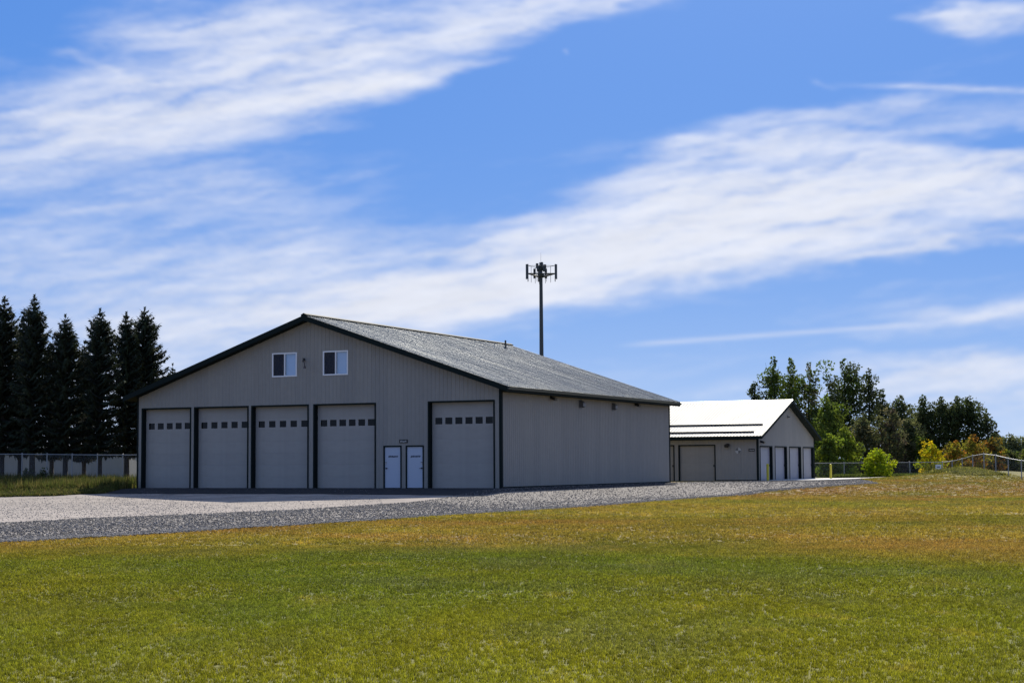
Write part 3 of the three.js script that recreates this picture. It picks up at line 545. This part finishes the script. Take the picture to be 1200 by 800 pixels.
function broadleaf(seed, h, w, o) { // h height, w half-width
  const r = rng(seed), g = new THREE.Group(), wood = [], L = new Leaves(), lean = (r() - .5) * .08 * h;
  const trunk = (t) => [lean * t * t + .12 * Math.sin(t * 7 + seed), t * h * .88, .1 * Math.cos(t * 5 + seed)];
  limb(wood, [0, .15, .3, .45, .6, .75, .9, 1].map(trunk), .017 * h + .03, .02);
  const env = o.env ?? ((t) => Math.sin(Math.PI * Math.min(1, .12 + t * .86)) ** .7), low = o.low ?? .18, clumps = [], nl = o.limbs ?? 22;
  for (let i = 0; i < nl; i++) {
    const t = lerp(low, .96, (i + r() * .8) / nl), a = i * 2.39996 + r() * .7, R = w * env((t - low) / (1 - low)) * (.62 + .5 * r()), s = trunk(Math.max(.05, t - .12 - .1 * r())), e = [s[0] + Math.cos(a) * R, t * h + (o.rise ?? .06) * h * (r() - .2), s[2] + Math.sin(a) * R];
    const m = [lerp(s[0], e[0], .5), lerp(s[1], e[1], .35), lerp(s[2], e[2], .5)]; limb(wood, [s, m, e], .006 * h * (1.2 - t), .008);
    const k = 2 + Math.floor(R / .9); for (let j = 0; j < k; j++) { const f = lerp(.45, 1.03, (j + r() * .6) / k); clumps.push([lerp(s[0], e[0], f) + (r() - .5) * .5, lerp(s[1], e[1], f * f * .6 + f * .4) + (r() - .5) * .5, lerp(s[2], e[2], f) + (r() - .5) * .5, (o.clump ?? .62) * (.65 + .7 * r())]); }
  }
  for (let j = 0; j < 12; j++) { const f = j / 11, p = trunk(1), q = (o.clump ?? .62) * lerp(.95, .42, f), sp = w * lerp(.8, .12, f); clumps.push([p[0] + (r() - .5) * sp, h * lerp(.74, 1, f) - q * .6, p[2] + (r() - .5) * sp, q]); }
  for (const [x, y, z, q] of clumps) {
    const n = Math.round((o.leaves ?? 62) * (q / .62) ** 1.6), tint = .78 + .44 * r(), hue = o.hues[Math.floor(r() * o.hues.length)].map((q) => q * .8);
    for (let i = 0; i < n; i++) {
      const th = r() * 6.283, u = r() * 2 - 1, rr = q * Math.cbrt(.12 + .88 * r()) * (r() < .08 ? 1.35 : 1), c = Math.sqrt(1 - u * u), k = tint * (.72 + .56 * r());
      L.leaf(x + rr * c * Math.cos(th), y + rr * u * .8, z + rr * c * Math.sin(th), (o.size ?? .13) * (.7 + .6 * r()), r, [hue[0] * k, hue[1] * k, hue[2] * k]);
    }
  }
  part('trunk', mergeGeometries(wood), o.bark ?? bark, g); part('crown', L.geometry(), leafMat, g);
  return g;
}
const G = { dark: [[.082, .110, .034], [.095, .115, .038], [.075, .092, .036]], mid: [[.13, .185, .026], [.105, .155, .028], [.15, .19, .028]], light: [[.25, .32, .026], [.21, .29, .03], [.28, .33, .03]], olive: [[.15, .155, .058], [.18, .165, .075], [.12, .135, .05]], gold: [[.55, .48, .015], [.46, .46, .015], [.60, .44, .015]], rust: [[.32, .22, .03], [.27, .25, .03], [.36, .17, .03], [.22, .23, .03]], lime: [[.36, .43, .015], [.42, .46, .015], [.30, .40, .015]], far: [[.19, .23, .10], [.23, .25, .11]] };  // far: leaf colours paled to paint in haze
let treeSeed = 400;
function plant(name, label, category, u, vTop, d, halfPx, o, group) {
  const x = xAt(u, d), y = ground(x, d), h = yAt(u, vTop, d) - y, w = halfPx / F * d, t = broadleaf(treeSeed++, h, w, o);
  t.name = numbered(name); t.position.set(x, y - .05, -d); scene.add(t); tag(t, label, category, group); return shadows(t);
}
const shrubby = (t) => Math.sin(Math.PI * (.30 + .60 * t));
const col = (t) => .55 + .45 * Math.sin(Math.PI * Math.min(1, .15 + .8 * t));
plant('broadleaf_tree', 'thin-topped young tree peeking over the storage roof ridge', 'tree', 886, 446, 150, 12, { hues: G.dark, limbs: 14, clump: .5, low: .3 });
plant('broadleaf_tree', 'tall twin-topped green tree directly above the storage building roof', 'tree', 912, 417.5, 152, 20, { hues: [...G.mid, ...G.dark], env: col, limbs: 26 });
plant('broadleaf_tree', 'slender tree with spiky top hugging the twin-topped green tree', 'tree', 929, 419, 149, 13, { hues: G.mid, env: col, limbs: 22, clump: .5 });
plant('broadleaf_tree', 'narrow pointed tree above the storage gable peak', 'tree', 951, 423.5, 150, 17, { hues: [...G.mid, ...G.olive], env: col, limbs: 24, clump: .52 });
plant('broadleaf_tree', 'tallest dense dark green tree with flat bushy top', 'tree', 992, 420, 156, 25, { hues: [...G.dark, G.mid[1]], env: (t) => .6 + .4 * Math.sin(Math.PI * Math.min(1, .1 + .75 * t)), limbs: 32, clump: .7 });
plant('broadleaf_tree', 'narrow dark tree leaning against the tallest dense tree', 'tree', 1017, 431, 154, 11, { hues: G.dark, env: col, limbs: 20, clump: .5 });
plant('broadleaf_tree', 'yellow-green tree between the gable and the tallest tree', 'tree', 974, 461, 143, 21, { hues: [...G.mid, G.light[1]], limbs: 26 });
plant('broadleaf_tree', 'short dark tree with a ragged crown beside the olive thicket', 'tree', 1034, 455, 160, 15, { hues: G.dark, limbs: 20 });
plant('broadleaf_tree', 'broad dark tree rising behind the olive thicket', 'tree', 1056, 462, 163, 20, { hues: [...G.dark, G.olive[2]], limbs: 24 });
for (const [u, v, q, k] of [[1083, 463, 16, 'fourth'], [1103, 464.5, 15, 'third'], [1122, 463.5, 15, 'second'], [1142, 464, 14, 'first']]) plant('oak_tree', `dark tree of the even-topped clump, ${k} counting from the small gappy tree`, 'tree', u, v, 166, q, { hues: G.dark, limbs: 24, clump: .68, leaves: 66, low: .12, env: (t) => .82 + .18 * Math.sin(Math.PI * t) - .35 * Math.max(0, t - .7) }, 'even-topped dark trees');
plant('oak_tree', 'small gappy dark tree ending the even-topped clump', 'tree', 1160, 482, 164, 12, { hues: G.dark, limbs: 15, clump: .5, leaves: 50, low: .25 });
plant('olive_shrub', 'dull olive-grey thicket with bare twigs behind the low fence', 'shrub', 1012, 484, 146, 20, { hues: G.olive, limbs: 26, low: .05, env: shrubby, clump: .6, leaves: 50 });
plant('olive_shrub', 'tall grey-brown thicket beside the lime green bush', 'shrub', 1044, 476, 144, 20, { hues: [...G.olive, [.11, .085, .055]], limbs: 28, low: .05, env: shrubby, clump: .58, leaves: 46 });
plant('olive_shrub', 'dark olive thicket behind the fence post next to gold bush', 'shrub', 1064, 490, 147, 16, { hues: [...G.olive, ...G.dark], limbs: 22, low: .05 });
plant('leafy_shrub', 'bright leafy sapling close to the storage gable wall', 'shrub', 972, 506, 137, 15, { hues: [...G.light, ...G.mid], limbs: 20, low: .05, env: shrubby, clump: .5 });
plant('leafy_shrub', 'green sapling growing between gable sapling and lime bush', 'shrub', 992, 500, 139, 17, { hues: [...G.light, G.mid[2]], limbs: 22, low: .06, env: shrubby, clump: .5 });
plant('leafy_shrub', 'dim green undergrowth between the storage wall and bollard', 'shrub', 962, 478, 148, 16, { hues: [...G.dark, ...G.mid], limbs: 24, low: .04 });
plant('leafy_shrub', 'low dark undergrowth behind the gold bush', 'shrub', 1082, 512, 146, 13, { hues: G.mid, limbs: 18, low: .04, env: shrubby, clump: .5 });
plant('lime_bush', 'lime green bush spilling over the low fence rail', 'bush', 1030, 524.5, 126.6, 19, { hues: G.lime, limbs: 26, low: .04, env: shrubby, clump: .34, leaves: 95, size: .09 });
plant('gold_bush', 'bright golden yellow bush behind the low fence', 'bush', 1093, 519, 135, 17, { hues: [...G.gold, G.lime[0]], limbs: 20, low: .05, env: shrubby, clump: .4, leaves: 70, size: .095 });
plant('rust_bush', 'rust orange sumac bush touching the golden bush', 'bush', 1118, 515, 138, 15, { hues: [...G.rust, G.gold[0]], limbs: 18, low: .05, env: shrubby, clump: .42, leaves: 66, size: .1 });
plant('rust_bush', 'broad brown-green sumac under the lone gappy tree', 'bush', 1142, 509, 140, 19, { hues: G.rust, limbs: 20, low: .05, env: shrubby, clump: .45, leaves: 66, size: .1 });
plant('rust_bush', 'low brownish sumac behind the mound fence', 'bush', 1166, 512, 143, 14, { hues: [...G.rust, ...G.olive], limbs: 18, low: .05, env: shrubby, clump: .45 });
for (const [u, v, d, q, label] of [[1184, 527, 150, 16, 'rounded green shrub behind the mound fence under the distant trees'], [1212, 524, 148, 18, 'wide green shrub behind the mound fence past the rounded shrub'], [1150, 528, 148, 16, 'dim shrub behind the mound fence under the brown-green sumac']]) plant('leafy_shrub', label, 'shrub', u, v, d, q, { hues: [...G.mid, ...G.olive], limbs: 20, low: .04, env: shrubby, clump: .45 });
for (const [u, v, q, k] of [[1168, 507, 14, 'first'], [1186, 511, 12, 'second'], [1204, 512, 14, 'third'], [1222, 508, 16, 'fourth'], [1245, 505, 15, 'fifth'], [1268, 509, 16, 'sixth'], [1295, 506, 18, 'seventh']]) plant('distant_tree', `haze-paled green tree in the distant line, ${k} counting from the small gappy tree`, 'tree', u, v, 235, q, { hues: G.far, limbs: 20, low: .05, env: shrubby, clump: .8, size: .17 }, 'distant pale green trees');

function spruce(seed, h, w, o = {}) {
  const r = rng(seed), g = new THREE.Group(), wood = [], L = new Leaves(), bend = (r() - .5) * .25, tx = (t) => bend * t * t, twist = r() * 6;
  limb(wood, [0, .2, .4, .6, .8, 1].map((t) => [tx(t), t * h, 0]), .017 * h, .012);
  let y = h * (o.low ?? .12), k = 0;
  while (y < h * .985) {
    const t = y / h, R0 = w * (1 - Math.exp(-(1 - t) * 5.2)) * 1.02 + .04, n = t > .93 ? 4 : 8;
    for (let i = 0; i < n; i++) {
      const a = twist + k * .9 + i * 6.283 / n + (r() - .5) * .5, R = R0 * (.68 + .5 * r()), droop = lerp(.26, -.30, t) + (r() - .5) * .16, ca = Math.cos(a), sa = Math.sin(a), y0 = y + (r() - .5) * .2;
      const at = (f) => [tx(t) + ca * R * f, y0 - droop * R * f + .30 * R * Math.max(0, f - .45) ** 2 * 2 , sa * R * f];
      if (R > .35) limb(wood, [at(0), at(.5), at(.95)], .018 * (1 - t) + .008, .005);
      const m = Math.max(4, Math.round(R * 14)), tone = (.75 + .5 * r()) * (r() < .12 ? 1.25 : 1);
      for (let j = 0; j < m; j++) {
        const f = lerp(.10, 1, (j + r() * .5) / m), p = at(f), len = (.16 + .26 * (1 - f * .7)) * (.7 + .6 * r()) * Math.min(1, R + .35), kk = tone * (.7 + .6 * r()), c = [.027 * kk, .035 * kk, .018 * kk];
        for (const sd of [-1, 1]) {
          const q = .75 + r() * .5, ex = ca * .55 - sa * sd * q, ez = sa * .55 + ca * sd * q, el = Math.hypot(ex, ez), dx = ex / el * len, dz = ez / el * len, dy = -len * (.25 + .5 * r()), wx = -dz * .16, wz = dx * .16;
          L.quad(p, [p[0] + dx * .5 + wx, p[1] + dy * .35, p[2] + dz * .5 + wz], [p[0] + dx, p[1] + dy, p[2] + dz], [p[0] + dx * .5 - wx, p[1] + dy * .35 - .05, p[2] + dz * .5 - wz], c);
        }
        if (r() < .75) { const dn = len * (.6 + .6 * r()), b = .05; L.quad(p, [p[0] + ca * b - sa * b, p[1] - dn * .5, p[2] + sa * b + ca * b], [p[0] + (r() - .5) * .1, p[1] - dn, p[2] + (r() - .5) * .1], [p[0] - ca * b + sa * b, p[1] - dn * .45, p[2] - sa * b - ca * b], c); }
      }
      { const p = at(1), e = [p[0] + ca * .16, p[1] + .09, p[2] + sa * .16]; L.quad(at(.8), [p[0] - sa * .05, p[1], p[2] + ca * .05], e, [p[0] + sa * .05, p[1], p[2] - ca * .05], [.024 * tone, .036 * tone, .018 * tone]); }
    }
    y += lerp(.40, .24, t) * (.8 + .4 * r()); k++;
  }
  for (let i = 0; i < 14; i++) { const a = i * 2.4, yy = h * (.985 + .02 * i / 14); L.quad([tx(1), yy, 0], [tx(1) + .05 * Math.cos(a), yy + .04, .05 * Math.sin(a)], [tx(1) + .1 * Math.cos(a), yy + .12, .1 * Math.sin(a)], [tx(1), yy + .07, 0], [.022, .032, .018]); }
  part('trunk', mergeGeometries(wood), bark, g); part('crown', L.geometry(), needleMat, g);
  return g;
}
{
  const row = [[-32, 362, 99, 26], [1, 348, 98, 28], [37, 346, 97.5, 25], [23, 372, 101, 19], [76, 369, 98, 26], [60, 395, 103, 18], [116, 362, 98.5, 28], [98, 400, 103.5, 18], [148, 366, 101.5, 22], [167, 360.5, 103.5, 30]];
  row.forEach(([u, v, d, q], i) => {
    const x = xAt(u, d), y = ground(x, d), t = spruce(700 + i, yAt(u, v, d) - y, q / F * d, { low: .20 });
    t.name = numbered('spruce_tree'); t.position.set(x, y - .05, -d); scene.add(t); shadows(tag(t, `dark spruce in the fence row, ${['first', 'second', 'third', 'fourth', 'fifth', 'sixth', 'seventh', 'eighth', 'ninth', 'tenth'][[...row].sort((p, q) => q[0] - p[0]).indexOf(row[i])]} counting from the large building`, 'tree', 'row of spruces'));
  });
  const d = 135, x = xAt(202, d), t = spruce(760, yAt(202, 427, d) - .1, 10 / F * d, { low: .1 }); t.name = numbered('spruce_tree'); t.position.set(x, .1, -d); scene.add(t);
  shadows(tag(t, 'small lone spruce tip showing just above the sloping roof edge', 'tree'));
  for (const [u, v, dd, q, label] of [[52, 549, 95, 5, 'small dark shrub at the foot of the spruces by fence gap'], [32, 547, 96.5, 5, 'small dark shrub beside a spruce trunk and fence post']]) plant('low_shrub', label, 'shrub', u, v, dd, q, { hues: G.dark, limbs: 12, low: .05, env: shrubby, clump: .2, size: .06, leaves: 60 });
}

// ---------------------------------------------------------------- lawn, weeds and loose stones
function tuftGeometry(seed, n, spread, h, w) {
  const r = rng(seed), L = new Leaves();
  for (let i = 0; i < n; i++) {
    const a = r() * 6.283, q = Math.sqrt(r()) * spread, x = Math.cos(a) * q, z = Math.sin(a) * q, b = r() * 6.283, hh = h * (.55 + .7 * r()), ln = hh * (.25 + .6 * r()), dx = Math.cos(b), dz = Math.sin(b), ww = w * (.7 + .6 * r()), k = .8 + .4 * r(), c = [k, k, k];
    const m = [x + dx * ln * .4, hh * .6, z + dz * ln * .4], e = [x + dx * ln, hh, z + dz * ln];
    L.quad([x - dz * ww, 0, z + dx * ww], [x + dz * ww, 0, z - dx * ww], [m[0] + dz * ww * .8, m[1], m[2] - dx * ww * .8], [m[0] - dz * ww * .8, m[1], m[2] + dx * ww * .8], c);
    L.tri([m[0] - dz * ww * .8, m[1], m[2] + dx * ww * .8], [m[0] + dz * ww * .8, m[1], m[2] - dx * ww * .8], e, c);
  }
  return L.geometry();
}
const grassMat = new THREE.MeshPhysicalMaterial({ vertexColors: true, roughness: .9, transmission: .5, thickness: 0, specularIntensity: .12 });
function scatter(name, geo, mat, items) {
  const m = new THREE.InstancedMesh(geo, mat, items.length), M = new THREE.Matrix4(), q = new THREE.Quaternion(), up = new THREE.Vector3(0, 1, 0), P = new THREE.Vector3(), S = new THREE.Vector3(), c = new THREE.Color();
  items.forEach((t, i) => { q.setFromAxisAngle(up, t[3]); M.compose(P.set(t[0], t[1], -t[2]), q, S.set(t[4], t[5], t[4])); m.setMatrixAt(i, M); m.setColorAt(i, c.setRGB(t[6], t[7], t[8])); });
  m.name = name; m.castShadow = m.receiveShadow = true; m.userData.kind = 'stuff'; scene.add(m); return m;
}
const xe = nearEdge[nearEdge.length - 1];
const lawnLimit = (x) => x <= xe[0] ? lawnEnd(x) : x < 24 ? lerp(xe[1], 116, (x - xe[0]) / (24 - xe[0])) : x < 27 ? lerp(116, 127, (x - 24) / 3) : 127;
{
  const r = rng(31);
  const zones = [[10, 20, 720, .032, .62, .74, 3], [20, 34, 380, .042, .84, .86, 5], [34, 52, 110, .06, 1.35, 1.1, 7], [52, 80, 46, .085, 1.9, 1.3, 9], [80, 127, 20, .12, 2.6, 1.5, 11]];
  for (const [d0, d1, dens, sp, sx, sy, sd] of zones) {
    const items = [], wide = (d) => d * 0.36 + 3.4, area = (d1 - d0) * (wide(d0) + wide(d1)), n = Math.round(area * dens);
    for (let i = 0; i < n; i++) {
      const d = d0 + (d1 - d0) * r(), x = (r() * 2 - 1) * wide(d1); if (Math.abs(x) > wide(d)) continue;
      const lim = lawnLimit(x) + .5 * fbm3(x * .9, d * .5, 4.1, 3) * 1.6 + .25 * fbm3(x * 3, d * 3, 1, 2) + .12 + (r() < .15 ? r() * .6 : 0); if (d > lim) continue;
      if (x > 33.2 && d > 100) continue;
      const t = lawnTone(x, d), k = .50 + 1.0 * r(), straw = r() < .05 + .2 * t[3] ? r() * .55 : 0, tall = .75 + .5 * r() + .35 * fbm3(x * .8, d * .8, 5, 2);
      let c = [t[0] * k, t[1] * k, t[2] * k]; c = [lerp(c[0], .42, straw), lerp(c[1], .36, straw), lerp(c[2], .10, straw)];
      items.push([x, ground(x, d) - .004, d, r() * 6.283, sx * (.7 + .6 * r()), sy * tall, ...c]);
    }
    scatter(numbered('lawn_grass'), tuftGeometry(sd, 9, .038, .042, .0045), grassMat, items);
  }
  // rough grass below the spruces
  const rough = [], back = table([[-60, 105], [-34, 100.5], [-19.5, 95]]), front = table([...yardBack.slice(0, 5)].sort((p, q) => p[0] - q[0]));
  for (let i = 0; i < 22000; i++) {
    const x = lerp(-48, -20.7, r()), f = front(x) - .3 + .8 * fbm3(x * .8, 1, 2, 2), b = back(x) + 3, t = Math.pow(r(), 1.5), d = lerp(f, b, t), edge = (d - f) / 2.5, k = .6 + .7 * r(), dryy = r() < .35;
    const deepW = edge > .9 + .5 * fbm3(x * .7, d * .7, 3, 2); rough.push([x, ground(x, d), d, r() * 6.283, 2.6 + 2 * r(), (deepW ? 7.5 : 2.2 + 2.5 * edge) * (.55 + .8 * r()), ...(dryy ? [.17 * k, .145 * k, .045 * k] : [.085 * k, .10 * k, .022 * k])]);
  }
  scatter('rough_grass', tuftGeometry(21, 12, .06, .07, .0055), grassMat, rough);
  // weeds along the fence on the mound
  const weeds = [];
  for (let i = 0; i < 4200; i++) { const d = lerp(111, 126.5, r()), x = fenceTurn[0] - .4 - 2.6 * r() * r() - .6 * fbm3(d * .4, 1, 1, 2), k = .6 + .7 * r(); weeds.push([x, ground(x, d), d, r() * 6.283, 3 + 2 * r(), (1.2 + 4.2 * Math.exp(-(((d - 121) / 4.5) ** 2))) * (.5 + .8 * r()), ...(r() < .3 ? [.30 * k, .27 * k, .07 * k] : [.13 * k, .135 * k, .03 * k])]); }
  for (let i = 0; i < 3000; i++) { const f = r(), x = lerp(24.5, fenceTurn[0], f), d = 127.3 - .9 * r() * r(), k = .6 + .7 * r(); weeds.push([x, ground(x, d), d, r() * 6.283, 2.4 + 2 * r(), (2 + 3 * r()), .11 * k, .14 * k, .03 * k]); }
  scatter('fence_weeds', tuftGeometry(22, 12, .06, .075, .006), grassMat, weeds);
  // loose stones on the drive and yard
  const stoneG = new THREE.IcosahedronGeometry(1, 0), sp = stoneG.attributes.position; for (let i = 0; i < sp.count; i++) { const x = sp.getX(i), y = sp.getY(i), z = sp.getZ(i), k = 1 + .35 * n3(x * 1.7 + 4, y * 1.7, z * 1.7); sp.setXYZ(i, x * k, y * k * .7, z * k); } stoneG.computeVertexNormals();
  const stones = [], inside = (A, B, u, t) => { const at = (Q) => { const k = Math.min(Q.length - 2, Math.floor(u * (Q.length - 1))), f = u * (Q.length - 1) - k; return [lerp(Q[k][0], Q[k + 1][0], f), lerp(Q[k][1], Q[k + 1][1], f)]; }, a = at(A), b = at(B); return [lerp(a[0], b[0], t), lerp(a[1], b[1], t)]; };
  for (let i = 0; i < 60000; i++) { const [x, d] = inside(nearEdge, farEdge, r(), r() < .3 ? .12 * r() : r()), s = .012 + .026 * r() * r(), k = .07 + .24 * r() * r(); stones.push([x, ground(x, d) + .028 + s * .2, d, r() * 6.283, s, s * (.7 + .5 * r()), k * 1.06, k * .97, k * .89]); }
  for (let i = 0; i < 9000; i++) { const [x, d] = inside(yardFront, yardBack, r() * .9, .1 + .85 * r()), s = .010 + .02 * r() * r(), k = .14 + .18 * r(); stones.push([x, ground(x, d) + .016 + s * .2, d, r() * 6.283, s, s * .8, k * 1.06, k * .97, k * .9]); }
  scatter('loose_stones', stoneG, new THREE.MeshStandardMaterial({ roughness: .9 }), stones);
}

renderer.render(scene, camera);
